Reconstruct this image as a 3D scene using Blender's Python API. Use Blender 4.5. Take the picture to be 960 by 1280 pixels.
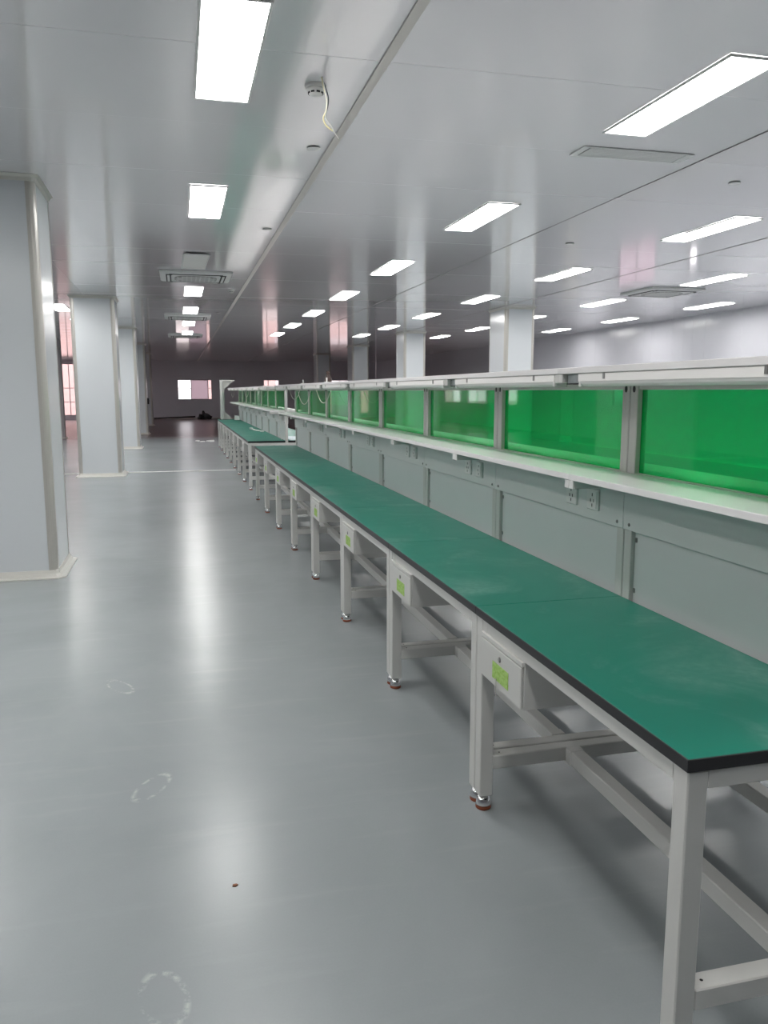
import bpy, bmesh, math, random
from mathutils import Vector, Matrix
random.seed(7)
for o in list(bpy.data.objects): bpy.data.objects.remove(o)
SC = bpy.context.scene
COL = SC.collection

# ------------------------------------------------------------------ camera
FPX, YAW, PITCH, ROLL, CAM_H = 1005.0, 0.2472, 0.1494, -0.0008, 1.4559
cy, sy, cp, sp = math.cos(YAW), math.sin(YAW), math.cos(PITCH), math.sin(PITCH)
fw = Vector((sy*cp, cy*cp, -sp)); rt = Vector((cy, -sy, 0)); up = rt.cross(fw)
r2 = rt*math.cos(ROLL) + up*math.sin(ROLL); u2 = up*math.cos(ROLL) - rt*math.sin(ROLL)
cam = bpy.data.objects.new('camera', bpy.data.cameras.new('camera')); COL.objects.link(cam)
cam.data.sensor_fit = 'VERTICAL'; cam.data.sensor_height = 36; cam.data.lens = 36*FPX/1280
cam.data.clip_start = 0.05; cam.data.clip_end = 300
cam.matrix_world = Matrix(((r2.x, u2.x, -fw.x, 0), (r2.y, u2.y, -fw.y, 0), (r2.z, u2.z, -fw.z, CAM_H), (0, 0, 0, 1)))
SC.camera = cam
# ------------------------------------------------------------------ world, exposure
PANEL_EMIT = 13.0
wd = bpy.data.worlds.new('world'); SC.world = wd; wd.use_nodes = True
bg = wd.node_tree.nodes['Background']; bg.inputs[0].default_value = (1.0, 0.91, 0.955, 1); bg.inputs[1].default_value = 2.1
vs = SC.view_settings; vs.view_transform = 'Standard'; vs.look = 'None'; vs.gamma = 1; vs.use_curve_mapping = False
vs.exposure = 1.1

# ------------------------------------------------------------------ materials
def lin(c): return tuple(((v/255)/12.92 if v/255 <= .04045 else ((v/255+.055)/1.055)**2.4) for v in c) + (1,)
def nodes(name):
    m = bpy.data.materials.new(name); m.use_nodes = True
    return m, m.node_tree.nodes, m.node_tree.links, m.node_tree.nodes['Principled BSDF']
def paint(name, col, rough=.4, var=.06, scale=6.0, bump=.0, bscale=200, metal=0, spec=.5, coat=0):
    """painted / plastic surface: colour with a little procedural mottling and optional fine relief"""
    m, n, l, b = nodes(name)
    tc = n.new('ShaderNodeTexCoord'); nz = n.new('ShaderNodeTexNoise'); nz.inputs['Scale'].default_value = scale; nz.inputs['Detail'].default_value = 4
    l.new(tc.outputs['Object'], nz.inputs['Vector'])
    mx = n.new('ShaderNodeMix'); mx.data_type = 'RGBA'
    mx.inputs[6].default_value = tuple(v*(1-var) for v in col[:3]) + (1,); mx.inputs[7].default_value = tuple(min(1, v*(1+var)) for v in col[:3]) + (1,)
    l.new(nz.outputs['Fac'], mx.inputs[0]); l.new(mx.outputs[2], b.inputs['Base Color'])
    b.inputs['Roughness'].default_value = rough; b.inputs['Metallic'].default_value = metal
    b.inputs['Specular IOR Level'].default_value = spec; b.inputs['Coat Weight'].default_value = coat; b.inputs['Coat Roughness'].default_value = .06
    if bump:
        n2 = n.new('ShaderNodeTexNoise'); n2.inputs['Scale'].default_value = bscale; l.new(tc.outputs['Object'], n2.inputs['Vector'])
        bp = n.new('ShaderNodeBump'); bp.inputs['Strength'].default_value = bump; bp.inputs['Distance'].default_value = .002
        l.new(n2.outputs['Fac'], bp.inputs['Height']); l.new(bp.outputs[0], b.inputs['Normal'])
    return m
M = {}
M['frame'] = paint('warm_white_powder_coat', (.60, .60, .575), .42, .03, 8, .05, 600)
M['panel_grey'] = paint('grey_sheet_panel', (.70, .72, .715), .38, .03, 3)
M['band'] = paint('grey_white_trunking', (.68, .70, .685), .40, .03, 3)
M['shelf'] = paint('white_shelf_laminate', (.82, .80, .795), .32, .02, 5)
M['black_edge'] = paint('black_edge_band', (.012, .012, .014), .45, .2, 20)
M['chrome'] = paint('chrome', (.75, .75, .76), .12, .02, 5, metal=1)
M['rubber'] = paint('orange_rubber', (.24, .06, .025), .6, .15, 60)
M['plastic'] = paint('white_plastic', (.74, .74, .72), .35, .02, 9)
M['lamp_white'] = paint('lamp_batten_white', (.90, .88, .85), .35, .02, 9)
M['galv'] = paint('galvanised_steel', (.42, .46, .46), .35, .25, 30, metal=.7)
M['dark'] = paint('dark_void', (.015, .015, .016), .7, .2, 30)
M['alu'] = paint('anodised_trim', (.52, .505, .47), .28, .03, 4, metal=.25)
M['coving'] = paint('cream_coving', (.66, .645, .60), .3, .03, 5)
M['colpanel'] = paint('bluish_white_wall_panel', (.68, .71, .735), .20, .015, 1.5)
M['wallpanel'] = paint('pale_grey_wall_panel', (.62, .62, .665), .22, .015, 1.5)
M['ceilpanel'] = paint('white_ceiling_panel', (.80, .785, .81), .14, .015, 1.2, coat=.7)
M['steel_lock'] = paint('lock_steel', (.35, .34, .33), .3, .1, 50, metal=.9)
M['ac'] = paint('ac_white', (.72, .72, .71), .35, .02, 5)
M['grille'] = paint('ac_grille_grey', (.30, .29, .29), .5, .05, 30)
M['wframe'] = paint('window_frame_grey', (.34, .31, .32), .4, .05, 9)
M['brown'] = paint('dark_brown_plastic', (.045, .022, .018), .5, .2, 30)
M['brick'] = paint('pink_brick', (.52, .36, .34), .8, .15, 4)
M['render_pale'] = paint('pale_pink_render', (.66, .58, .60), .8, .05, 1)
M['redbar'] = paint('red_brown_steel', (.26, .05, .04), .5, .1, 8)
M['cable'] = paint('white_cable', (.75, .74, .70), .5, .05, 30)
M['cable_y'] = paint('yellow_white_cable', (.75, .68, .40), .5, .1, 30)
M['cable_k'] = paint('black_cable', (.03, .03, .03), .5, .1, 30)
M['scrap'] = paint('brown_scrap', (.16, .05, .02), .7, .3, 200)
M['line'] = paint('white_floor_strip', (.88, .88, .86), .5, .04, 6)
M['sheet'] = paint('pale_blue_sheet', (.62, .70, .74), .5, .04, 4)
M['ground'] = paint('outdoor_concrete', (.42, .38, .36), .9, .1, .6)
M['bin'] = paint('black_plastic_sheet', (.02, .02, .022), .5, .3, 8)

def emission(name, col, s):
    m, n, l, b = nodes(name); n.remove(b); e = n.new('ShaderNodeEmission'); e.inputs[0].default_value = col; e.inputs[1].default_value = s
    l.new(e.outputs[0], n['Material Output'].inputs[0]); return m
M['lit'] = emission('lit_diffuser', (1, .985, .965, 1), PANEL_EMIT)

def fresnel(n, l, ior):
    # same surface reflectance on both faces of a thin pane (no total internal reflection)
    g_ = n.new('ShaderNodeNewGeometry'); mr = n.new('ShaderNodeMapRange'); mr.inputs[3].default_value = ior; mr.inputs[4].default_value = 1/ior
    fr = n.new('ShaderNodeFresnel'); l.new(g_.outputs['Backfacing'], mr.inputs[0]); l.new(mr.outputs[0], fr.inputs[0]); return fr
def thin_glass(name, tint, ior=1.49, rough=.03):
    m, n, l, b = nodes(name); n.remove(b)
    t = n.new('ShaderNodeBsdfTransparent'); t.inputs[0].default_value = tint
    g = n.new('ShaderNodeBsdfGlossy'); g.inputs['Roughness'].default_value = rough
    fr = fresnel(n, l, ior)
    mx = n.new('ShaderNodeMixShader'); l.new(fr.outputs[0], mx.inputs[0]); l.new(t.outputs[0], mx.inputs[1]); l.new(g.outputs[0], mx.inputs[2])
    l.new(mx.outputs[0], n['Material Output'].inputs[0]); return m
M['glass'] = thin_glass('window_glass', (.93, .95, .95, 1))
def acrylic():
    # tinted acrylic: clear green transmission with a little body colour and a glossy surface
    m, n, l, b = nodes('green_acrylic'); n.remove(b)
    t = n.new('ShaderNodeBsdfTransparent'); t.inputs[0].default_value = (.05, .86, .44, 1)
    d = n.new('ShaderNodeBsdfTranslucent'); d.inputs[0].default_value = (.001, .58, .155, 1)
    d2 = n.new('ShaderNodeBsdfDiffuse'); d2.inputs[0].default_value = (.001, .54, .14, 1)
    ad = n.new('ShaderNodeMixShader'); ad.inputs[0].default_value = .5; l.new(d.outputs[0], ad.inputs[1]); l.new(d2.outputs[0], ad.inputs[2])
    body = n.new('ShaderNodeMixShader'); body.inputs[0].default_value = .40; l.new(t.outputs[0], body.inputs[1]); l.new(ad.outputs[0], body.inputs[2])
    g = n.new('ShaderNodeBsdfGlossy'); g.inputs['Roughness'].default_value = .03
    fr = fresnel(n, l, 1.49)
    mx = n.new('ShaderNodeMixShader'); l.new(fr.outputs[0], mx.inputs[0]); l.new(body.outputs[0], mx.inputs[1]); l.new(g.outputs[0], mx.inputs[2])
    l.new(mx.outputs[0], n['Material Output'].inputs[0]); return m
M['acrylic'] = acrylic()
def frosted():
    m, n, l, b = nodes('frosted_pane'); n.remove(b)
    t = n.new('ShaderNodeBsdfTranslucent'); t.inputs[0].default_value = (.56, .51, .54, 1)
    d = n.new('ShaderNodeBsdfDiffuse'); d.inputs[0].default_value = (.45, .43, .44, 1)
    mx = n.new('ShaderNodeMixShader'); mx.inputs[0].default_value = .25; l.new(t.outputs[0], mx.inputs[1]); l.new(d.outputs[0], mx.inputs[2])
    l.new(mx.outputs[0], n['Material Output'].inputs[0]); return m
M['frosted'] = frosted()

def worktop_mat():
    m, n, l, b = nodes('green_laminate')
    tc = n.new('ShaderNodeTexCoord'); geo = n.new('ShaderNodeNewGeometry')
    n1 = n.new('ShaderNodeTexNoise'); n1.inputs['Scale'].default_value = 2.2; n1.inputs['Detail'].default_value = 6; n1.inputs['Roughness'].default_value = .62; n1.inputs['Distortion'].default_value = .6
    n2 = n.new('ShaderNodeTexNoise'); n2.inputs['Scale'].default_value = 40; n2.inputs['Detail'].default_value = 3
    l.new(geo.outputs['Position'], n1.inputs['Vector']); l.new(geo.outputs['Position'], n2.inputs['Vector'])
    rp = n.new('ShaderNodeValToRGB'); rp.color_ramp.elements[0].position = .52; rp.color_ramp.elements[0].color = (0, 0, 0, 1)
    rp.color_ramp.elements[1].position = .70; rp.color_ramp.elements[1].color = (.6, .6, .6, 1)
    l.new(n1.outputs['Fac'], rp.inputs[0])
    mu = n.new('ShaderNodeMath'); mu.operation = 'MULTIPLY'; l.new(rp.outputs[0], mu.inputs[0]); l.new(n2.outputs['Fac'], mu.inputs[1])
    mx = n.new('ShaderNodeMix'); mx.data_type = 'RGBA'; mx.inputs[6].default_value = (.008, .19, .135, 1); mx.inputs[7].default_value = (.34, .50, .44, 1)
    l.new(mu.outputs[0], mx.inputs[0]); l.new(mx.outputs[2], b.inputs['Base Color'])
    mr = n.new('ShaderNodeMapRange'); mr.inputs[3].default_value = .30; mr.inputs[4].default_value = .5; l.new(n1.outputs['Fac'], mr.inputs[0]); l.new(mr.outputs[0], b.inputs['Roughness'])
    return m
M['green'] = worktop_mat()

def note_mat():
    m, n, l, b = nodes('green_sticky_note')
    tc = n.new('ShaderNodeTexCoord'); nz = n.new('ShaderNodeTexNoise'); nz.inputs['Scale'].default_value = 90; l.new(tc.outputs['Object'], nz.inputs['Vector'])
    rp = n.new('ShaderNodeValToRGB'); rp.color_ramp.elements[0].position = .40; rp.color_ramp.elements[0].color = (.30, .52, .09, 1)
    rp.color_ramp.elements[1].position = .55; rp.color_ramp.elements[1].color = (.42, .63, .19, 1)
    l.new(nz.outputs['Fac'], rp.inputs[0]); l.new(rp.outputs[0], b.inputs['Base Color']); b.inputs['Roughness'].default_value = .7
    return m
M['note'] = note_mat()

def floor_mat():
    m, n, l, b = nodes('epoxy_floor')
    geo = n.new('ShaderNodeNewGeometry'); pos = geo.outputs['Position']
    def noise(s, d=5, r=.55, dist=0):
        x = n.new('ShaderNodeTexNoise'); x.inputs['Scale'].default_value = s; x.inputs['Detail'].default_value = d; x.inputs['Roughness'].default_value = r; x.inputs['Distortion'].default_value = dist
        l.new(pos, x.inputs['Vector']); return x.outputs['Fac']
    def math_(op, a, c, clamp=False):
        x = n.new('ShaderNodeMath'); x.operation = op; x.use_clamp = clamp
        for i, v in enumerate((a, c)):
            if hasattr(v, 'links'): l.new(v, x.inputs[i])
            else: x.inputs[i].default_value = v
        return x.outputs[0]
    def ramp(v, p0, p1, c0=(0, 0, 0, 1), c1=(1, 1, 1, 1)):
        x = n.new('ShaderNodeValToRGB'); x.color_ramp.elements[0].position = p0; x.color_ramp.elements[1].position = p1
        x.color_ramp.elements[0].color = c0; x.color_ramp.elements[1].color = c1; l.new(v, x.inputs[0]); return x.outputs[0]
    def mix(f, a, c):
        x = n.new('ShaderNodeMix'); x.data_type = 'RGBA'
        for i, v in ((0, f), (6, a), (7, c)):
            if hasattr(v, 'links'): l.new(v, x.inputs[i])
            else: x.inputs[i].default_value = v
        return x.outputs[2]
    big = noise(.9, 6, .6, .4); fine = noise(160, 2)
    base = mix(ramp(big, .3, .7), (.255, .28, .29, 1), (.31, .335, .345, 1))
    base = mix(math_('MULTIPLY', fine, .25), base, (.36, .385, .395, 1))
    # base colour turns reddish brown towards the far end
    sep = n.new('ShaderNodeSeparateXYZ'); l.new(pos, sep.inputs[0])
    far = n.new('ShaderNodeMapRange'); far.inputs[1].default_value = 26.2; far.inputs[2].default_value = 28.6
    l.new(math_('ADD', sep.outputs[1], math_('MULTIPLY', big, 1.2)), far.inputs[0])
    base = mix(far.outputs[0], base, (.20, .105, .10, 1))
    # faint drag marks
    drag = n.new('ShaderNodeMapping'); drag.inputs['Rotation'].default_value = (0, 0, .5); drag.inputs['Scale'].default_value = (1.2, 9, 1); l.new(pos, drag.inputs['Vector'])
    dn = n.new('ShaderNodeTexNoise'); dn.inputs['Scale'].default_value = 1.6; dn.inputs['Detail'].default_value = 5; l.new(drag.outputs[0], dn.inputs['Vector'])
    base = mix(math_('MULTIPLY', ramp(dn.outputs['Fac'], .56, .78), .15), base, (.44, .46, .465, 1))
    # dusty shoe prints: rings broken up by noise
    for (px, py, ang, rx, ry) in ((-.339, 4.04, .5, .050, .13), (-.151, 2.93, -.5, .052, .12), (-.089, 1.83, .25, .060, .11)):
        mp = n.new('ShaderNodeMapping'); mp.vector_type = 'TEXTURE'
        mp.inputs['Location'].default_value = (px, py, 0); mp.inputs['Rotation'].default_value = (0, 0, ang); mp.inputs['Scale'].default_value = (rx, ry, 1)
        l.new(pos, mp.inputs['Vector'])
        ln = n.new('ShaderNodeVectorMath'); ln.operation = 'LENGTH'; l.new(mp.outputs[0], ln.inputs[0])
        ring = math_('SUBTRACT', 1, math_('MULTIPLY', math_('ABSOLUTE', math_('SUBTRACT', ln.outputs['Value'], .86), 0), 6), True)
        msk = math_('MULTIPLY', ring, ramp(noise(26, 3, .7), .46, .60))
        base = mix(math_('MULTIPLY', msk, .42), base, (.66, .65, .63, 1))
    l.new(base, b.inputs['Base Color'])
    b.inputs['Roughness'].default_value = .27
    bp = n.new('ShaderNodeBump'); bp.inputs['Strength'].default_value = .02; bp.inputs['Distance'].default_value = .004
    l.new(noise(7, 4, .5), bp.inputs['Height']); l.new(bp.outputs[0], b.inputs['Normal'])
    b.inputs['Specular IOR Level'].default_value = .5
    return m
M['floor'] = floor_mat()

# ------------------------------------------------------------------ mesh helpers
def add_box(bm, x0, x1, y0, y1, z0, z1, bev=0.0):
    r = bmesh.ops.create_cube(bm, size=1.0)
    vv = r['verts']
    for v in vv:
        v.co = Vector(((x0+x1)/2+v.co.x*(x1-x0), (y0+y1)/2+v.co.y*(y1-y0), (z0+z1)/2+v.co.z*(z1-z0)))
    if bev > 0:
        es = list({e for v in vv for e in v.link_edges})
        bmesh.ops.bevel(bm, geom=es, offset=bev, segments=1, affect='EDGES', profile=.5)
    return bm
def box(x0, x1, y0, y1, z0, z1, bev=0.0):
    return add_box(bmesh.new(), x0, x1, y0, y1, z0, z1, bev)
def add_lathe(bm, prof, cx=0, cy_=0, seg=20, rot=None):
    rings = []
    for r, z in prof:
        ring = []
        for i in range(seg):
            a = 2*math.pi*i/seg; p = Vector((r*math.cos(a), r*math.sin(a), z))
            if rot: p = rot @ p
            ring.append(bm.verts.new(p + Vector((cx, cy_, 0)) if not isinstance(cx, Vector) else p + cx))
        rings.append(ring)
    for k in range(len(rings)-1):
        for i in range(seg):
            f = bm.faces.new((rings[k][i], rings[k][(i+1) % seg], rings[k+1][(i+1) % seg], rings[k+1][i])); f.smooth = True
    bm.faces.new(rings[0]); bm.faces.new(rings[-1])
    bmesh.ops.recalc_face_normals(bm, faces=bm.faces)
    return bm
def add_prism(bm, poly, axis, a0, a1):
    """extrude a 2-D polygon along an axis; poly in the other two axes in xyz order"""
    def pt(u, v, w): return {'x': (w, u, v), 'y': (u, w, v), 'z': (u, v, w)}[axis]
    A = [bm.verts.new(pt(u, v, a0)) for u, v in poly]; B = [bm.verts.new(pt(u, v, a1)) for u, v in poly]
    k = len(poly)
    for i in range(k): bm.faces.new((A[i], A[(i+1) % k], B[(i+1) % k], B[i]))
    bm.faces.new(A); bm.faces.new(B)
    bmesh.ops.recalc_face_normals(bm, faces=bm.faces); return bm
def add_tube(bm, pts, r, seg=6):
    pts = [Vector(p) for p in pts]; rings = []
    for i, p in enumerate(pts):
        d = (pts[min(i+1, len(pts)-1)] - pts[max(i-1, 0)]).normalized()
        a = d.cross(Vector((0.31, .23, .91))).normalized(); b_ = d.cross(a)
        rings.append([bm.verts.new(p + a*r*math.cos(2*math.pi*k/seg) + b_*r*math.sin(2*math.pi*k/seg)) for k in range(seg)])
    for i in range(len(rings)-1):
        for k in range(seg):
            f = bm.faces.new((rings[i][k], rings[i][(k+1) % seg], rings[i+1][(k+1) % seg], rings[i+1][k])); f.smooth = True
    bm.faces.new(rings[0]); bm.faces.new(rings[-1]); bmesh.ops.recalc_face_normals(bm, faces=bm.faces); return bm
def smooth_pts(pts, n=8):
    P = [Vector(p) for p in pts]; P = [P[0]] + P + [P[-1]]; out = []
    for i in range(1, len(P)-2):
        for k in range(n):
            t = k/n; a, b_, c, d = P[i-1], P[i], P[i+1], P[i+2]
            out.append(.5*((2*b_) + (c-a)*t + (2*a-5*b_+4*c-d)*t*t + (3*b_-a-3*c+d)*t**3))
    out.append(P[-2]); return out
def mesh_of(bm, name, mat):
    me = bpy.data.meshes.new(name); bm.to_mesh(me); bm.free(); me.materials.append(M[mat]); return me
def obj(name, bm, mat, parent=None, loc=None):
    me = bm if isinstance(bm, bpy.types.Mesh) else mesh_of(bm, name, mat)
    o = bpy.data.objects.new(name, me); COL.objects.link(o)
    if parent: o.parent = parent
    if loc is not None: o.location = loc
    return o
def thing(name, label, cat, loc=(0, 0, 0), group=None):
    o = bpy.data.objects.new(name, None); o.empty_display_size = .1; COL.objects.link(o); o.location = loc
    tag(o, label, cat, group); return o
def tag(o, label=None, cat=None, group=None, kind=None):
    for k, v in (('label', label), ('category', cat), ('group', group), ('kind', kind)):
        if v: o[k] = v
    return o
def struct_empty(name, label=None):
    o = bpy.data.objects.new(name, None); COL.objects.link(o); o['kind'] = 'structure'
    if label: o['label'] = label
    return o
def copy_tree(o, parent=None, skip=()):
    c = o.copy(); COL.objects.link(c)
    if parent: c.parent = parent
    for ch in list(KIDS.get(o.name, [])):
        if ch.name.split('.')[0] in skip: continue
        copy_tree(ch, c, skip)
    return c
KIDS = {}
def index_kids(root):
    KIDS[root.name] = list(root.children)
    for c in root.children: index_kids(c)
ORD = ['first', 'second', 'third', 'fourth', 'fifth', 'sixth', 'seventh', 'eighth', 'ninth', 'tenth', 'eleventh', 'twelfth']

# ------------------------------------------------------------------ the room
H = 3.03
XL, XR, YB, YF = -9.3, 10.7, -8.0, 44.2
fl = obj('floor', box(XL-.1, XR+.1, YB-.1, YF+.1, -.12, 0), 'floor'); tag(fl, 'glossy grey-blue epoxy floor of the hall', kind='structure')

ceil = obj('ceiling', box(XL-.1, XR+.1, YB-.1, YF+.1, H+.05, H+.12), 'ceilpanel'); tag(ceil, 'glossy white panelled ceiling', kind='structure')
XS = [XL, -6.42, -3.94, -1.46, 1.02, 3.56, 6.0, 8.45, XR]
PITCH_Y = 1.128
rows = [4.04 + PITCH_Y*k for k in range(-11, 36)]
rows = [r for r in rows if YB < r < YF-.3]; rows = [YB] + rows + [YF]
cache = {}
farbm = bmesh.new()
for i in range(len(XS)-1):
    for j in range(len(rows)-1):
        w, d = XS[i+1]-XS[i], rows[j+1]-rows[j]
        if rows[j] > 27 or rows[j] < 1.5:
            pb = box(-w/2+.001, w/2-.001, -d/2+.001, d/2-.001, 0, .045, .002)
            pb.transform(Matrix.Translation(((XS[i]+XS[i+1])/2, (rows[j]+rows[j+1])/2, H+.0006)) @ Matrix.Rotation(random.gauss(0, .0008), 4, 'X') @ Matrix.Rotation(random.gauss(0, .0005), 4, 'Y'))
            tmp = bpy.data.meshes.new('tmp'); pb.to_mesh(tmp); pb.free(); farbm.from_mesh(tmp); bpy.data.meshes.remove(tmp); continue
        k = (round(w, 3), round(d, 3))
        if k not in cache: cache[k] = mesh_of(box(-w/2+.0005, w/2-.0005, -d/2+.0005, d/2-.0005, 0, .045, .0022), 'ceiling_panel', 'ceilpanel')
        o = obj('ceiling_panel', cache[k], None, ceil, ((XS[i]+XS[i+1])/2, (rows[j]+rows[j+1])/2, H+random.uniform(0, .0012)))
        o.rotation_euler = (random.gauss(0, .0008), random.gauss(0, .0005), 0)
o = obj('ceiling_panel_field', farbm, 'ceilpanel', ceil); o['kind'] = 'stuff'
# joint profiles between the ceiling panels, running away from the camera
t1 = obj('trim_1', box(1.0, 1.052, YB+.1, YF, H-.008, H-.001, .002), 'alu'); tag(t1, 'beige joint strip running along the ceiling over the aisle edge', kind='structure')
t2 = obj('trim_2', box(3.556, 3.564, YB+.1, YF, H-.004, H-.0005, .001), 'wframe'); tag(t2, 'thin dark ceiling joint right of the benches', kind='structure')
t3 = obj('trim_3', box(5.995, 6.005, YB+.1, YF, H-.004, H-.0005, .001), 'wframe'); tag(t3, 'thin dark ceiling joint over the right columns', kind='structure')

def panel_wall(name, label, axis, at, a0, a1, openings, inward, th=.06, pitch=1.15, mat='wallpanel'):
    """panels in a row; openings = (a_lo, a_hi, z_lo, z_hi); the inner face lies at `at`, thickness goes away from the room"""
    root = struct_empty(name, label)
    cuts = {a0, a1}
    x = a0 + pitch
    while x < a1 - .2:
        cuts.add(round(x, 3)); x += pitch
    for o_ in openings:
        cuts = {c for c in cuts if not (o_[0]-.12 < c < o_[0]+.12 or o_[1]-.12 < c < o_[1]+.12) or c in (a0, a1)}
        cuts |= {o_[0], o_[1]}
    cs = sorted(cuts); mc = {}
    for c0, c1 in zip(cs[:-1], cs[1:]):
        op = [o_ for o_ in openings if o_[0] <= c0+.001 and o_[1] >= c1-.001]
        spans = [(0, H+.04)] if not op else [s for s in ((0, op[0][2]), (op[0][3], H+.04)) if s[1]-s[0] > .01]
        for z0, z1 in spans:
            k = (round(c1-c0, 3), round(z0, 3), round(z1, 3))
            if k not in mc:
                w = c1-c0
                lo, hi = (0, th) if inward > 0 else (-th, 0)
                b = box(-w/2, w/2, lo, hi, z0, z1, .003) if axis == 'x' else box(lo, hi, -w/2, w/2, z0, z1, .003)
                mc[k] = mesh_of(b, 'wall_panel', mat)
            m_ = (c0+c1)/2
            obj('wall_panel', mc[k], None, root, (m_, at, 0) if axis == 'x' else (at, m_, 0))
    return root
W1 = (-.05, 1.72, 1.01, 2.06); W2 = (4.45, 5.30, .25, 2.06); W3 = (8.02, 9.24, .64, 2.06); W4 = (-7.2, -4.95, .22, 2.85)
R1 = (16.98, 18.62, 1.08, 2.08); R2 = (20.7, 21.55, 0, 2.05); R3 = (15.42, 15.74, 1.56, 1.97)
panel_wall('wall_far', 'dark unlit panel wall at the far end of the hall', 'x', YF, XL, XR, [W4, W1, W2, W3], 1)
panel_wall('wall_right', 'pale glossy panel wall along the right side', 'y', XR, YB, YF, [R3, R1, R2], 1)
LW_ADDED = [(28.5+3.2*k, 30.7+3.2*k, .9, 2.6) for k in range(5)]  # unseen window openings, added to bring daylight to the far end
panel_wall('wall_left', 'pale panel wall on the far left side', 'y', XL, YB, YF, LW_ADDED, -1)
panel_wall('wall_near', 'pale panel wall behind the viewer', 'x', YB, XL, XR, [], -1)
def cove_wall(name, pts_axis, label):
    b = bmesh.new()
    prof = [(0, 0), (.05, 0), (.045, .01), (.018, .025), (.006, .06), (0, .06)]
    ax, at, a0, a1, s = pts_axis
    add_prism(b, [(at+s*u, z) for u, z in prof], 'y' if ax == 'y' else 'x', a0, a1)
    tag(obj(name, b, 'coving'), label, kind='structure')
cove_wall('baseboard_far', ('x', YF, -4.9, XR, -1), 'cream coved skirting along the far wall')
cove_wall('baseboard_right', ('y', XR, YB, 20.6, -1), 'cream coved skirting along the right wall')

def window(name, label, axis, at, o_, vbars, hbars, panes):
    """panes: list of 'glass'/'frosted' between the vertical bars"""
    root = struct_empty(name, label)
    a0, a1, z0, z1 = o_
    def B(u0, u1, v0, v1, d0, d1, bev=.003):
        return box(u0, u1, at+d0, at+d1, v0, v1, bev) if axis == 'x' else box(at+d0, at+d1, u0, u1, v0, v1, bev)
    fr = bmesh.new(); t = .035
    for (u0, u1, v0, v1) in ((a0, a1, z0, z0+t), (a0, a1, z1-t, z1), (a0, a0+t, z0+t, z1-t), (a1-t, a1, z0+t, z1-t)):
        if axis == 'x': add_box(fr, u0, u1, at+.012, at+.052, v0, v1, .003)
        else: add_box(fr, at+.012, at+.052, u0, u1, v0, v1, .003)
    obj('window_frame', fr, 'wframe', root)
    es = [a0+t] + [a0+(a1-a0)*f for f in vbars] + [a1-t]
    for f in vbars:
        u = a0+(a1-a0)*f; obj('mullion', B(u-.018, u+.018, z0+t, z1-t, .015, .048), 'wframe', root)
    for k, p in enumerate(panes):
        obj('pane', B(es[k]+.002, es[k+1]-.002, z0+t, z1-t, .028, .034, 0), p, root)
        if p == 'glass':
            for f in hbars:
                v = z0+(z1-z0)*f
                obj('glazing_bar', B(es[k]+.018, es[k+1]-.018, v-.016, v+.016, .016, .046), 'wframe', root)
window('window_1', 'small bright window in the dark far wall with a blanked middle pane', 'x', YF, W1, [.39, .885], [.56], ['glass', 'frosted', 'glass'])
window('window_2', 'narrow bright window in the far wall behind the far benches', 'x', YF, W2, [.30], [.76, .3], ['glass', 'glass'])
window('window_3', 'bright window in the far wall behind the columns', 'x', YF, W3, [.5], [.6], ['glass', 'glass'])
window('window_4', 'tall pink-lit window at the far left', 'x', YF, W4, [.35, .62, .80], [.53, .26], ['glass', 'glass', 'glass', 'glass'])
window('window_5', 'pale window low in the right wall', 'y', XR, R1, [.5], [.5], ['frosted', 'frosted'])
window('window_6', 'narrow bright window in the right wall', 'y', XR, R3, [], [], ['glass'])
for k, o_ in enumerate(LW_ADDED): window(f'window_{7+k}', 'unseen window in the left wall, added for daylight at the far end', 'y', XL-.064, o_, [.5], [.6], ['glass', 'glass'])
d1 = struct_empty('door_1', 'pale door in the right wall')
obj('door_leaf', box(XR+.01, XR+.05, R2[0]+.03, R2[1]-.03, .01, R2[3]-.03, .003), 'shelf', d1)
fb = bmesh.new()
add_box(fb, XR-.01, XR+.06, R2[0], R2[0]+.03, 0, R2[3]); add_box(fb, XR-.01, XR+.06, R2[1]-.03, R2[1], 0, R2[3]); add_box(fb, XR-.01, XR+.06, R2[0]+.03, R2[1]-.03, R2[3]-.03, R2[3])
obj('door_frame', fb, 'alu', d1)
obj('door_handle', box(XR-.04, XR+.01, R2[0]+.08, R2[0]+.2, 1.0, 1.02, .004), 'steel_lock', d1)

# floor strip between the second pair of columns
tag(obj('trim_4', box(-9.0, .98, 15.15, 15.22, 0, .006, .001), 'line'), 'white line across the floor at the second column', kind='structure')

# outside
g = obj('ground', box(-60, 60, YF+.3, YF+90, -.6, -.3), 'ground'); tag(g, 'pale concrete yard outside the windows', kind='structure')
g2 = obj('ground', box(-60, XL-.3, -20, YF+.3, -.6, -.3), 'ground'); tag(g2, 'pale concrete yard outside the added left windows', kind='structure')
bl = thing('brick_building', 'pink brick building outside the tall left window', 'building', (-9, YF+14, -.3))
obj('wall', box(-8, 2.6, 0, 6, 0, 9, .02), 'brick', bl)
for k in range(3):
    w = obj('window', box(-6.6+k*2.9, -5.0+k*2.9, -.06, .04, 1.4, 3.4, .02), 'render_pale', bl)
    obj('pane', box(-6.5+k*2.9, -5.1+k*2.9, -.08, -.06, 1.5, 3.3), 'glass', w)
obj('cornice', box(-8.1, 2.7, -.2, 6.1, 9, 9.4, .03), 'render_pale', bl)
b2 = thing('pink_building', 'long pink brick building outside the far right windows', 'building', (9, YF+13, -.3))
obj('wall', box(-7, 9, 0, 6, 0, 8, .02), 'brick', b2); obj('cornice', box(-7.1, 9.1, -.2, 6.1, 8, 8.4, .03), 'render_pale', b2)
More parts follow.
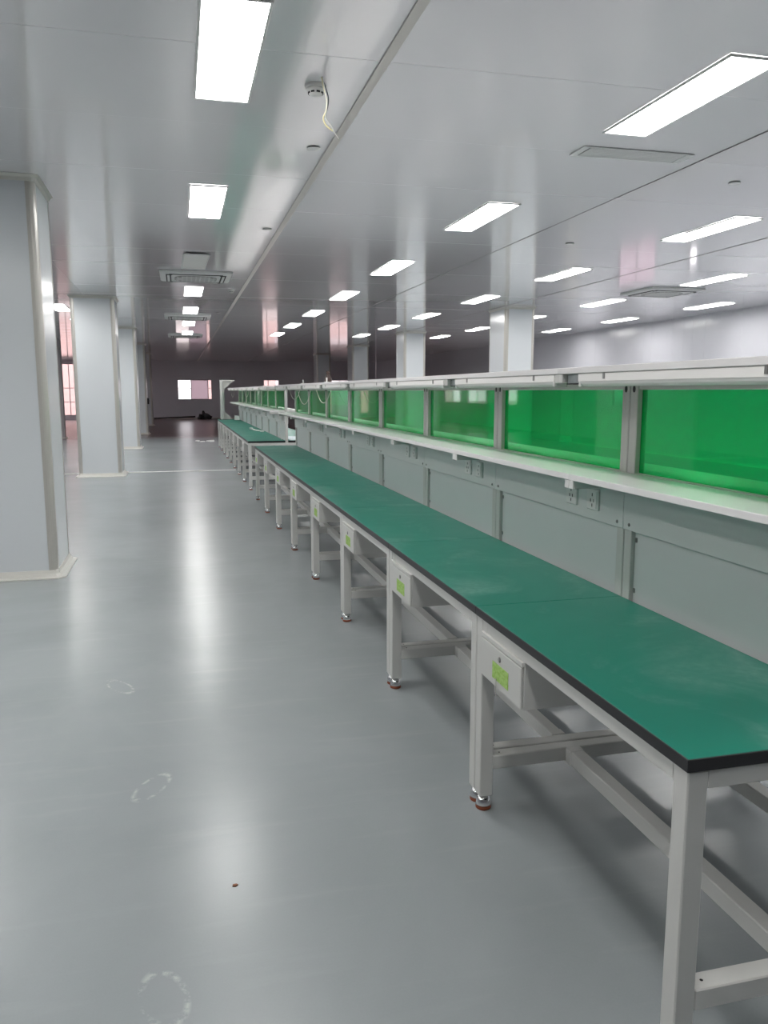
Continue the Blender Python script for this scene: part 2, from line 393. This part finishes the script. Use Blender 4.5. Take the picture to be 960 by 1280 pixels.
for k in range(4):
    for z in (1.2, 4.2):
        w = obj('window', box(-6+k*3.6, -4.2+k*3.6, -.06, .04, z, z+2, .02), 'render_pale', b2); obj('pane', box(-5.9+k*3.6, -4.3+k*3.6, -.08, -.06, z+.1, z+1.9), 'glass', w)
rb = obj('red_post', box(-.07, .07, -.07, .07, 0, 3.4, .01), 'redbar', None, (-6.05, YF+1.2, -.3)); tag(rb, 'red-brown steel post outside the tall left window', 'post')

# ------------------------------------------------------------------ columns
def ring_loop(w, d, off, c):
    x, y = w/2+off, d/2+off
    return [(-x+c, -y), (x-c, -y), (x, -y+c), (x, y-c), (x-c, y), (-x+c, y), (-x, y-c), (-x, -y+c)]
def coving(w, d, prof):
    b = bmesh.new(); loops = []
    for off, z, c in prof: loops.append([b.verts.new((x, y, z)) for x, y in ring_loop(w, d, off, c)])
    for k in range(len(loops)-1):
        for i in range(8): b.faces.new((loops[k][i], loops[k][(i+1) % 8], loops[k+1][(i+1) % 8], loops[k+1][i]))
    bmesh.ops.recalc_face_normals(b, faces=b.faces); return b
def make_column(w, d):
    root = thing('column', 'x', 'column')
    R = .05
    for s, nm in (((0, -1), 'f'), ((0, 1), 'b'), ((-1, 0), 'l'), ((1, 0), 'r')):
        if s[0] == 0: b = box(-w/2+R, w/2-R, s[1]*d/2-(.03 if s[1] > 0 else 0), s[1]*d/2+(.03 if s[1] < 0 else 0), 0.0, H, 0)
        else: b = box(s[0]*w/2-(.03 if s[0] > 0 else 0), s[0]*w/2+(.03 if s[0] < 0 else 0), -d/2+R, d/2-R, 0.0, H, 0)
        obj('cladding_panel', b, 'colpanel', root)
    for sx in (-1, 1):
        for sy_ in (-1, 1):
            b = bmesh.new(); cx, cyy = sx*(w/2-R), sy_*(d/2-R); poly = []
            r = R+.004
            poly.append((cx-sx*.012, sy_*(d/2+.004))) ; poly.append((cx-sx*.012, sy_*(d/2-.004)))
            poly.append((sx*(w/2-.006), sy_*(d/2-.006)) if False else (cx, cyy))
            poly.append((sx*(w/2-.004), cyy-sy_*.012)); poly.append((sx*(w/2+.004), cyy-sy_*.012))
            for k in range(7):
                a = k*math.pi/12; poly.append((cx+sx*r*math.cos(a), cyy+sy_*r*math.sin(a)))
            add_prism(b, poly, 'z', .02, H-.005)
            for f in b.faces:
                if abs(f.normal.z) < .5: f.smooth = False
            obj('corner_trim', b, 'alu', root)
    obj('base_coving', coving(w, d, [(-.01, .0, .02), (.062, 0, .055), (.062, .008, .055), (.03, .016, .035), (.012, .035, .025), (.004, .06, .02), (-.01, .062, .02)]), 'coving', root)
    obj('top_coving', coving(w, d, [(-.01, H-.045, .02), (.005, H-.044, .02), (.014, H-.02, .025), (.036, H-.004, .03), (.036, H-.001, .03), (-.01, H-.001, .02)]), 'coving', root)
    index_kids(root); return root
cA = make_column(.70, .72); cB = make_column(.60, .85)
LBL = [((-1.33, 7.02), cA, 'large pale column closest to the camera, cut by the left edge'),
       ((-1.35, 14.90), cA, 'second pale column in the left row, standing on the white floor line'),
       ((-1.36, 21.80), cA, 'third pale column along the left of the aisle'),
       ((-1.40, 28.90), cA, 'fourth pale column along the left, in the dim far zone'),
       ((-1.45, 36.10), cA, 'farthest dim column along the left of the aisle'),
       ((6.34, 14.95), cB, 'widest white column behind the near bench row, with a lamp reflection'),
       ((6.22, 21.65), cB, 'second white column behind the benches, left of the widest one'),
       ((6.22, 28.4), cB, 'third grey-white column behind the benches'),
       ((6.08, 35.1), cB, 'faint grey column farthest behind the benches, near the far wall')]
used = set()
for (x, y), proto, lab in LBL:
    c = proto if proto.name not in used else copy_tree(proto)
    used.add(proto.name); c.location = (x, y, 0); tag(c, lab, 'column', 'cladded columns of the hall')
pl = thing('column', 'slim grey-pink post seen between the first two left columns', 'column', (-3.62, 26.9, 0))
obj('shaft', box(-.14, .14, -.14, .14, 0, H-.002, .01), 'wframe', pl); obj('base_plate', box(-.19, .19, -.19, .19, 0, .03, .005), 'alu', pl)

# ------------------------------------------------------------------ ceiling lights
def make_light(lit=True):
    root = thing('panel_light', 'x', 'ceiling light')
    w, d, t = .30, 1.2, .014
    b = bmesh.new()
    for a in ((-w/2, w/2, -d/2, -d/2+t), (-w/2, w/2, d/2-t, d/2), (-w/2, -w/2+t, -d/2+t, d/2-t), (w/2-t, w/2, -d/2+t, d/2-t)): add_box(b, *a, -.012, 0, .002)
    obj('frame', b, 'ac', root)
    obj('diffuser', box(-w/2+t, w/2-t, -d/2+t, d/2-t, -.009, -.002), 'lit' if lit else 'lamp_white', root)
    index_kids(root); return root
LX = {-4.55: 'far left of the columns', -2.13: 'just left of the left columns', .285: 'straight over the aisle', 2.73: 'just behind the bench row', 5.14: 'beside the right columns', 7.50: 'beyond the right columns', 9.70: 'nearest the right wall'}
LY = [4.14, 7.24, 10.42, 13.55, 16.72, 19.9, 23.0]
VIS = {-4.55: [], -2.13: [4, 5], .285: [0, 1, 3, 4, 5, 6], 2.73: range(7), 5.14: range(1, 7), 7.5: range(2, 7), 9.7: range(3, 6)}
proto = make_light(); first = True
for x, where in LX.items():
    for j, y in enumerate([1.0] + LY):  # unseen row by the camera, added for light on the near benches
        k = j-1
        if x == .285 and k == 2: continue
        if x == 9.7 and k == 6: continue
        o = proto if first else copy_tree(proto); first = False
        o.location = (x, y, H-.0015)
        if k in VIS[x]:
            n = list(VIS[x]).index(k); tot = len(VIS[x])
            lab = f"{'nearest' if n == 0 else 'farthest' if n == tot-1 else ORD[n]} lit ceiling panel from the camera in the row {where}"
        else: lab = 'unseen ceiling panel light continuing the grid, added for illumination'
        tag(o, lab, 'ceiling light', 'lit ceiling panels' if k in VIS[x] else 'ceiling panels out of view')
off = make_light(False); off.location = (.25, 10.40, H-.010); off.rotation_euler = (math.radians(.5), 0, math.radians(1.0))
tag(off, 'unlit ceiling panel hanging slightly loose just before the nearest air conditioner', 'ceiling light')

# ------------------------------------------------------------------ air conditioners
def rrect(w, d, r, n=5):
    pts = []
    for cx, cyy, a0 in ((w/2-r, d/2-r, 0), (-w/2+r, d/2-r, 90), (-w/2+r, -d/2+r, 180), (w/2-r, -d/2+r, 270)):
        for k in range(n+1):
            a = math.radians(a0+90*k/n); pts.append((cx+r*math.cos(a), cyy+r*math.sin(a)))
    return pts
def loft(b, loops, cap=True):
    L = [[b.verts.new(p) for p in lp] for lp in loops]; k = len(L[0])
    for i in range(len(L)-1):
        for j in range(k): b.faces.new((L[i][j], L[i][(j+1) % k], L[i+1][(j+1) % k], L[i+1][j]))
    if cap: b.faces.new(L[-1]); b.faces.new(L[0])
    bmesh.ops.recalc_face_normals(b, faces=b.faces); return b
def make_ac():
    root = thing('air_conditioner', 'x', 'air conditioner')
    S = .95
    obj('fascia', loft(bmesh.new(), [[(x, y, z) for x, y in rrect(S+o_, S+o_, r)] for o_, r, z in ((0, .02, 0), (0, .02, -.018), (-.03, .03, -.03), (-.14, .10, -.040), (-.30, .12, -.046))]), 'ac', root)
    # grille: dark recess and a lattice of bars
    gr = obj('intake_grille', loft(bmesh.new(), [[(x, y, z) for x, y in rrect(.56, .56, .18)] for z in (-.044, -.050)]), 'grille', root)
    b = bmesh.new()
    for k in range(-4, 5):
        c = k*.060; half = .27 if abs(k) < 3 else .19
        add_box(b, c-.009, c+.009, -half, half, -.054, -.050); add_box(b, -half, half, c-.009, c+.009, -.0545, -.050)
    obj('lattice', b, 'ac', gr)
    for k in range(4):
        rz = Matrix.Rotation(k*math.pi/2, 4, 'Z')
        b = box(-.35, .35, .325, .395, -.0475, -.034, .002); b.transform(rz); s = obj('outlet_slot', b, 'dark', root)
        b = box(-.31, .31, .345, .378, -.050, -.0475, .001); b.transform(Matrix.Rotation(0, 4, 'X')); b.transform(rz); obj('louver', b, 'ac', root)
    index_kids(root); return root
ac = make_ac()
ACS = [((.285, 11.72), 'nearest square cassette air conditioner on the ceiling over the aisle'), ((.24, 18.05), 'second cassette air conditioner over the aisle'),
       ((.24, 24.2), 'farthest cassette air conditioner over the aisle'), ((7.55, 11.75), 'cassette air conditioner on the ceiling at the right, near the right wall lamps')]
for i, ((x, y), lab) in enumerate(ACS):
    o = ac if i == 0 else copy_tree(ac); o.location = (x, y, H-.001); tag(o, lab, 'air conditioner', 'ceiling air conditioners')

# ------------------------------------------------------------------ small ceiling fittings
def detector(x, y, lab):
    t = thing('smoke_detector', lab, 'smoke detector', (x, y, H-.001), 'smoke detectors')
    obj('base', add_lathe(bmesh.new(), [(.056, 0), (.056, -.012), (.050, -.016)], seg=28), 'plastic', t)
    h = obj('head', add_lathe(bmesh.new(), [(.048, -.016), (.047, -.028), (.038, -.034), (.036, -.044), (.024, -.052), (.008, -.054)], seg=28), 'plastic', t)
    for k in range(8):
        a = 2*math.pi*k/8+.2; b = box(-.009, .009, -.003, .003, -.043, -.035); b.transform(Matrix.Translation((.0365*math.sin(a), -.0365*math.cos(a), 0)) @ Matrix.Rotation(a, 4, 'Z'))
        obj('sensor_slot', b, 'dark', h)
detector(.75, 4.42, 'round white smoke detector beside the dangling wires'); detector(.86, 13.15, 'small round smoke detector right of the nearest ceiling air conditioner')
for x, y, lab in ((.915, 5.50, 'round white cover plate on the ceiling below the dangling wires'), (.90, 8.24, 'round cover plate on the ceiling beside the joint strip, mid aisle'),
                  (4.18, 5.60, 'round cover plate on the ceiling at the right edge of the photo'), (4.15, 8.24, 'round cover plate on the ceiling above the benches, between lamps'), (.83, 17.05, 'tiny bright cover plate on the ceiling beside the second air conditioner')):
    t = thing('sprinkler_cover', lab, 'cover plate', (x, y, H-.001), 'round ceiling cover plates')
    obj('plate', add_lathe(bmesh.new(), [(.042, -.0035), (.046, -.0045), (.044, -.006), (.006, -.007)], seg=28), 'plastic', t)
    obj('shadow_gap', add_lathe(bmesh.new(), [(.043, 0), (.042, -.0035)], seg=28), 'dark', t)
v = thing('air_vent', 'flat rectangular air grille on the ceiling beside the brightest right-hand lamp', 'vent', (3.02, 5.13, H-.001))
fb = bmesh.new()
for a in ((-.41, .41, -.105, -.085), (-.41, .41, .085, .105), (-.41, -.36, -.085, .085), (.36, .41, -.085, .085)): add_box(fb, *a, -.006, 0, .001)
obj('frame', fb, 'ac', v); obj('recess', box(-.358, .358, -.083, .083, -.003, -.001), 'dark', v)
for k in range(7): obj('slat', box(-.352, .352, -.080+k*.0235, -.061+k*.0235, -.0065, -.0035, .0006), 'ac', v)
wr = thing('dangling_wires', 'loose yellow and black wires hanging from the ceiling', 'cable', (.762, 4.30, H-.001))
def W(mat, nm, pts, r): obj(nm, add_tube(bmesh.new(), smooth_pts(pts, 6), r, 6), mat, wr)
W('cable_y', 'yellow_wire', [(0, 0, 0), (.010, 0, -.05), (.024, 0, -.10), (.022, 0, -.155), (.006, 0, -.195), (.020, 0, -.230), (.056, 0, -.255)], .0040)
W('cable_k', 'black_wire', [(.002, .004, 0), (.022, .004, -.055), (.034, .004, -.10), (.026, .004, -.15), (.014, .004, -.18)], .0026)
W('cable', 'white_wire', [(.003, -.004, 0), (.014, -.004, -.06), (.025, -.004, -.11), (.022, -.004, -.16), (.016, -.004, -.19), (.045, -.004, -.232), (.062, -.004, -.262), (.084, -.004, -.292)], .0030)

# ------------------------------------------------------------------ workbenches
X0, Y0, L = .9608, 1.321, 1.2
BW, HC = 1.15, .575
DX, DY = -HC, -L/2
def bb(x0, x1, y0, y1, z0, z1, bev=0): return box(x0+DX, x1+DX, y0+DY, y1+DY, z0, z1, bev)
def mir(x0, x1): return BW-x1, BW-x0
def make_bench():
    r = thing('workbench', 'x', 'workbench')
    P = lambda nm, b, mat, par=r: obj(nm, b, mat, par)
    for side in (0, 1):
        f = (lambda a, c: (a, c)) if side == 0 else mir
        x = f(0, .553); wt = P('worktop', bb(*x, .0006, 1.1994, .6965, .7245, .0012), 'black_edge')
        xx = f(.0012, .553); P('green_surface', bb(*xx, .0014, 1.1986, .7244, .7262, .0008), 'green', wt)
        x = f(.005, .053)
        for y in ((.004, .054), (1.146, 1.196)):
            lg = P('leg', bb(*x, *y, .052, .6960, .003), 'frame')
            cx, cyy = (x[0]+x[1])/2+DX, (y[0]+y[1])/2+DY
            P('levelling_foot', add_lathe(bmesh.new(), [(.006, .053), (.008, .047), (.016, .044), (.023, .035), (.026, .022), (.026, .011)], cx, cyy, 18), 'chrome', lg)
            P('rubber_pad', add_lathe(bmesh.new(), [(.025, .0115), (.027, .009), (.027, .002), (.025, 0)], cx, cyy, 18), 'rubber', lg)
        x = f(.008, .048); P('apron_rail', bb(*x, .054, 1.146, .655, .6960, .002), 'frame')
        for y in ((.058, .092), (1.108, 1.142)):
            xs = f(.0065, .0085); P('joint_sleeve', bb(*xs, *y, .657, .6955, .0006), 'frame')
        x = f(.33, .38); P('foot_rail', bb(*x, .054, 1.146, .150, .200, .003), 'frame')
        for y in ((.055, .095), (1.105, 1.145)):
            xs = f(.328, .382); P('rail_socket', bb(*xs, *y, .148, .2015, .002), 'frame')
        # trunking sheet, shelf and its arms
        x = f(.5495, .5545); tr = P('trunking_panel', bb(*x, .0012, 1.1988, .972, 1.151, .0012), 'band')
        s = -1 if side == 0 else 1
        rot = Matrix.Rotation(s*math.pi/2, 3, 'Y')
        for y in (.040, 1.160):
            P('screw', add_lathe(bmesh.new(), [(.0065, 0), (.006, .002), (.003, .004)], Vector((x[0 if side == 0 else 1]+DX, y+DY, .992)), 0, 10, rot), 'steel_lock', tr)
        if side == 0:
            for y, sw in (((.165, .251), True), ((.335, .421), False)):
                so = P('socket_outlet', bb(.5395, .5495, *y, 1.010, 1.090, .003), 'plastic', tr)
        x = f(.333, .5490); P('shelf', bb(*x, .0006, 1.1994, 1.152, 1.173, .0015), 'shelf')
        for y in ((.0008, .030), (1.170, 1.1992)):
            x = f(.337, .5490); P('shelf_arm', bb(*x, *y, 1.1225, 1.1515, .002), 'frame')
            x = f(.334, .337); P('arm_end_cap', bb(*x, *y, 1.1225, 1.1515, .001), 'plastic')
    for y in ((.004, .054), (1.146, 1.196)):
        P('end_rail', bb(.053, BW-.053, *y, .655, .6960, .002), 'frame')
        P('lower_end_rail', bb(.053, BW-.053, *y, .150, .199, .003), 'frame')
        for k, xx in enumerate((.085, BW-.085)):
            P('bolt_hole', add_lathe(bmesh.new(), [(.004, .1990), (.003, .1994)], xx+DX, (y[0]+y[1])/2+DY, 8), 'dark')
    for k, y in enumerate(((.0025, .049), (1.151, 1.1975))):
        po = P('upright', bb(.555, .595, *y, .6962, 1.4808, .0025), 'frame')
        yc = (y[0]+y[1])/2
        hb = bmesh.new(); rot = Matrix.Rotation(-math.pi/2, 3, 'Y') @ Matrix.Diagonal((1.45, 1, 1))
        add_lathe(hb, [(.0085, 0), (.0080, .0012)], Vector((.5549+DX, yc+DY, 1.462)), 0, 14, rot)
        P('slot_hole', hb, 'dark', po)
        P('top_arm', bb(.283, BW-.283, *((.0008, .026) if k == 0 else (1.174, 1.1992)), 1.481, 1.5105, .002), 'frame')
    lp = P('lower_panel', bb(.570, .580, .0495, 1.1505, .7005, .985, .001), 'panel_grey')
    for y in (.060, 1.140):
        for z in (.76, .94):
            P('panel_clip', bb(.566, .570, y-.005, y+.005, z-.008, z+.008, .001), 'steel_lock', lp)
    P('sill_rail', bb(.560, .590, .0495, 1.1505, 1.150, 1.1745, .001), 'frame')
    P('acrylic_panel', bb(.573, .577, .0495, 1.1505, 1.175, 1.4595), 'acrylic')
    P('head_rail', bb(.560, .590, .0495, 1.1505, 1.4600, 1.4800, .001), 'frame')
    P('top_board', bb(.281, BW-.281, .0006, 1.1994, 1.5110, 1.5310, .0015), 'shelf')
    jb = P('junction_box', bb(.300, .350, 1.082, 1.168, 1.480, 1.5105, .002), 'galv'); P('box_lid', bb(.298, .352, 1.080, 1.170, 1.4765, 1.4800, .001), 'dark', jb)
    # drawer
    dr = P('drawer', bb(.0085, .430, .808, 1.1455, .505, .6548, .0015), 'frame')
    P('drawer_lip', bb(-.0005, .0085, .808, 1.1455, .640, .6548, .0012), 'frame', dr)
    P('drawer_front', bb(-.001, .0083, .812, 1.1415, .507, .6365, .002), 'frame', dr)
    rot = Matrix.Rotation(-math.pi/2, 3, 'Y')
    P('lock', add_lathe(bmesh.new(), [(.009, 0), (.009, .003), (.006, .004)], Vector((-.001+DX, .977+DY, .608)), 0, 14, rot), 'steel_lock', dr)
    P('green_note', bb(-.0022, -.0012, .905, 1.035, .532, .588), 'note', dr)
    return r
bench = make_bench()
sk = [c for c in bench.children_recursive if c.name.startswith('socket_outlet')]
# switch rocker and pin holes on the socket plates (third level is used up, so they are joined into the trunking's own parts)
for c in [c for c in bench.children if c.name.startswith('trunking_panel')][:1]:
    for y in (.208, .378):
        for z, dy in ((1.068, 0), (1.046, .012), (1.046, -.012), (1.028, 0)):
            b = bmesh.new(); add_box(b, .5389+DX, .5396+DX, y+dy-.0025+DY, y+dy+.0025+DY, z-.006, z+.006); obj('pin_slot', b, 'dark', c)
    obj('switch_rocker', bb(.5360, .5396, .172, .190, 1.018, 1.082, .001), 'plastic', c)
# hanging key tag string on the nearest drawer only
index_kids(bench)
lamp = thing('tube_lamp', 'x', 'lamp')
obj('housing', bb(.284, .338, .035, 1.065, 1.484, 1.5105, .002), 'lamp_white', lamp)
b = bmesh.new(); poly = [(.286+DX, 1.484)] + [(.311+DX-.025*math.cos(math.pi*k/8), 1.4835-.014*math.sin(math.pi*k/8)) for k in range(9)] + [(.336+DX, 1.484)]
add_prism(b, poly, 'y', .050+DY, 1.050+DY); obj('tube_cover', b, 'lamp_white', lamp)
for y in ((.038, .050), (1.050, 1.062)): obj('end_cap', bb(.285, .337, *y, 1.469, 1.4838, .002), 'plastic', lamp)
for y in (.2, .9): obj('hanging_clip', bb(.2815, .2840, y-.006, y+.006, 1.492, 1.5105, .0008), 'steel_lock', lamp)
index_kids(lamp)
Y2 = 12.0
def benchlab(i, row):
    if row == 1:
        if i == 0: return 'green-topped workbench nearest the camera, its open end frame at the right edge'
        if i == 7: return 'last workbench of the near row, just before the gap'
        return f'{ORD[i]} green-topped workbench from the camera in the near row'
    if i == 0: return 'first workbench beyond the gap, with exposed black end edge'
    if i == 7: return 'farthest workbench, carrying the tall white stand'
    return f'{ORD[i]} workbench beyond the gap in the far row'
for row, ys in ((1, Y0), (2, Y2)):
    for i in range(8):
        skip = () if row == 1 else ('green_note',)
        o = bench if (row == 1 and i == 0) else copy_tree(bench, None, skip)
        o.location = (X0+HC, ys+L*i+L/2, 0); tag(o, benchlab(i, row), 'workbench', 'assembly workbenches in line')
        q = lamp if (row == 1 and i == 0) else copy_tree(lamp)
        q.location = (X0+HC, ys+L*i+L/2, 0)
        bench_word = 'nearest workbench' if (row == 1 and i == 0) else f"{ORD[i]} workbench of the {'near' if row == 1 else 'far'} row"
        tag(q, f'white tube lamp under the top board of the {bench_word}', 'lamp', 'tube lamps under the top boards')
st = obj('key_tag_string', add_tube(bmesh.new(), smooth_pts([(0, 0, 0), (-.004, -.004, -.02), (0, .004, -.035), (.003, .006, -.06)], 5), .0016, 6), 'cable', None, (X0-.004, Y0+.998, .540))
tag(st, 'short white string hanging below the green note on the nearest drawer', 'string')

# ------------------------------------------------------------------ things on and around the benches
def cable(pts, lab, mat='cable', r=.004, name='power_cable', group=None):
    o = obj(name, add_tube(bmesh.new(), smooth_pts(pts, 8), r, 6), mat); tag(o, lab, 'cable', group)
def sag(x, ya, yb, z, d, n=8): return [(x, ya+(yb-ya)*k/n, z-d*4*(k/n)*(1-k/n)) for k in range(n+1)]
cable(sag(1.30, 8.15, 9.15, 1.476, .16), 'white cable looping below the sixth bench lamp', r=.0035)
cable(sag(1.30, 7.05, 7.85, 1.476, .13), 'white cable sagging below the fifth bench lamp', r=.0035)
cable(sag(1.36, 9.35, 10.3, 1.476, .12), 'white cable sagging below the last near-row lamp', r=.0035)
cable(sag(1.32, 20.2, 21.5, 1.476, .17), 'white cable loop at the end of the far row lamps')
cable(sag(1.36, 16.4, 17.6, 1.476, .14), 'white cable hanging under the far row lamps')
cable([(1.42, 12.06, 1.12), (1.45, 12.03, .98), (1.43, 12.05, .86), (1.46, 12.04, .735)], 'thin white cable hanging at the near end of the far row', r=.0035)
s = thing('white_stand', 'tall white bracket stand at the far end of the far worktops', 'stand', (1.06, 21.35, .7265))
obj('post', box(-.03, .03, -.03, .03, 0, 1.0, .004), 'frame', s); obj('post', box(.045, .085, .12, .16, 0, 1.0, .004), 'frame', s)
obj('top_arm', box(-.03, .34, -.03, .16, .985, 1.012, .003), 'frame', s)
obj('top_gusset', add_prism(bmesh.new(), [(.085, .985), (.32, .985), (.085, .78)], 'y', .13, .145), 'frame', s)
obj('bottom_gusset', add_prism(bmesh.new(), [(.085, .006), (.28, .006), (.085, .20)], 'y', .13, .145), 'frame', s)
obj('base_plate', box(-.06, .30, -.06, .18, 0, .006, .002), 'dark', s)
bx = thing('small_box', 'small white box on the far worktop beside the white stand', 'box', (1.42, 21.0, .7265))
obj('body', box(-.06, .06, -.10, .10, 0, .09, .006), 'plastic', bx); obj('lid', box(-.064, .064, -.104, .104, .09, .105, .004), 'shelf', bx)
wt = thing('cable_bundle', 'white cable with plugs lying across the far row worktop', 'cable', (1.32, 15.6, .7265))
obj('lead', add_tube(bmesh.new(), smooth_pts([(0, 0, .010), (.03, -.25, .010), (.05, -.5, .010), (.09, -.7, .010), (.11, -.95, .010)], 6), .009, 6), 'cable', wt)
obj('plug', box(-.03, .03, -.02, .10, 0, .04, .008), 'plastic', wt); obj('plug', box(.08, .14, -1.03, -.92, 0, .03, .008), 'plastic', wt)
sh = obj('plastic_sheet', box(1.60, 2.02, 12.06, 13.0, .7266, .732, .002), 'sheet'); tag(sh, 'pale blue-white sheet on the rear worktop behind the gap', 'sheet')
bt = thing('brown_bottle', 'small dark brown bottle standing on the top boards', 'bottle', (1.50, 8.30, 1.5315))
obj('body', add_lathe(bmesh.new(), [(.036, 0), (.038, .01), (.036, .06), (.018, .085), (.016, .10)], seg=16), 'brown', bt); obj('cap', add_lathe(bmesh.new(), [(.019, .10), (.019, .125), (.015, .128)], seg=16), 'brown', bt)
for x, y, lab in ((1.36, 9.1, 'small white clip standing on the top board left of the bottle'), (1.36, 7.6, 'small white clip on the top board right of the bottle')):
    t = thing('board_clip', lab, 'clip', (x, y, 1.5312)); obj('base', box(-.02, .02, -.03, .03, 0, .012, .002), 'plastic', t); obj('prong', box(-.006, .006, -.01, .01, .012, .05, .002), 'plastic', t)
# floor scraps
sc = obj('brown_scrap', add_prism(bmesh.new(), [(-.008, -.004), (.002, -.006), (.009, .001), (.004, .006), (-.006, .005)], 'z', 0, .003), 'scrap', None, (.108, 2.243, 0)); tag(sc, 'tiny brown scrap lying on the open floor', 'scrap')
db = thing('packing_scraps', 'white torn packing scraps on the floor near the far benches', 'scrap', (.62, 24.0, 0))
for k, (x, y, a) in enumerate(((0, 0, .3), (.16, .1, 1.2), (-.14, .12, 2.0), (.26, -.06, .7))):
    b = box(-.07, .07, -.035, .035, 0, .02+.01*k, .004); b.transform(Matrix.Translation((x, y, 0)) @ Matrix.Rotation(a, 4, 'Z')); obj('scrap', b, 'plastic', db)
hp = thing('dark_heap', 'dark heap of sheeting against the far wall under the window', 'heap', (1.25, 43.6, 0))
b = bmesh.new(); bmesh.ops.create_icosphere(b, subdivisions=3, radius=1)
for v in b.verts:
    n_ = .8+.25*math.sin(5*v.co.x+2)*math.cos(4*v.co.y)+.15*math.sin(9*v.co.z+v.co.x*6); v.co = Vector((v.co.x*.42*n_, v.co.y*.28*n_, max(0, v.co.z*.36*n_+.05)))
obj('sheeting', b, 'bin', hp)
pp = obj('pipe', add_tube(bmesh.new(), [(-1.3, 43.7, .05), (.8, 43.6, .13)], .045, 10), 'bin'); tag(pp, 'long dark pipe lying along the foot of the far wall', 'pipe')
sw = thing('switch_box', 'small dark switch box on the fourth left column', 'switch', (-1.02, 28.75, 1.02)); obj('body', box(-.025, .03, -.08, .08, 0, .2, .005), 'dark', sw); obj('lever', box(.03, .05, -.02, .02, .08, .14, .003), 'steel_lock', sw)
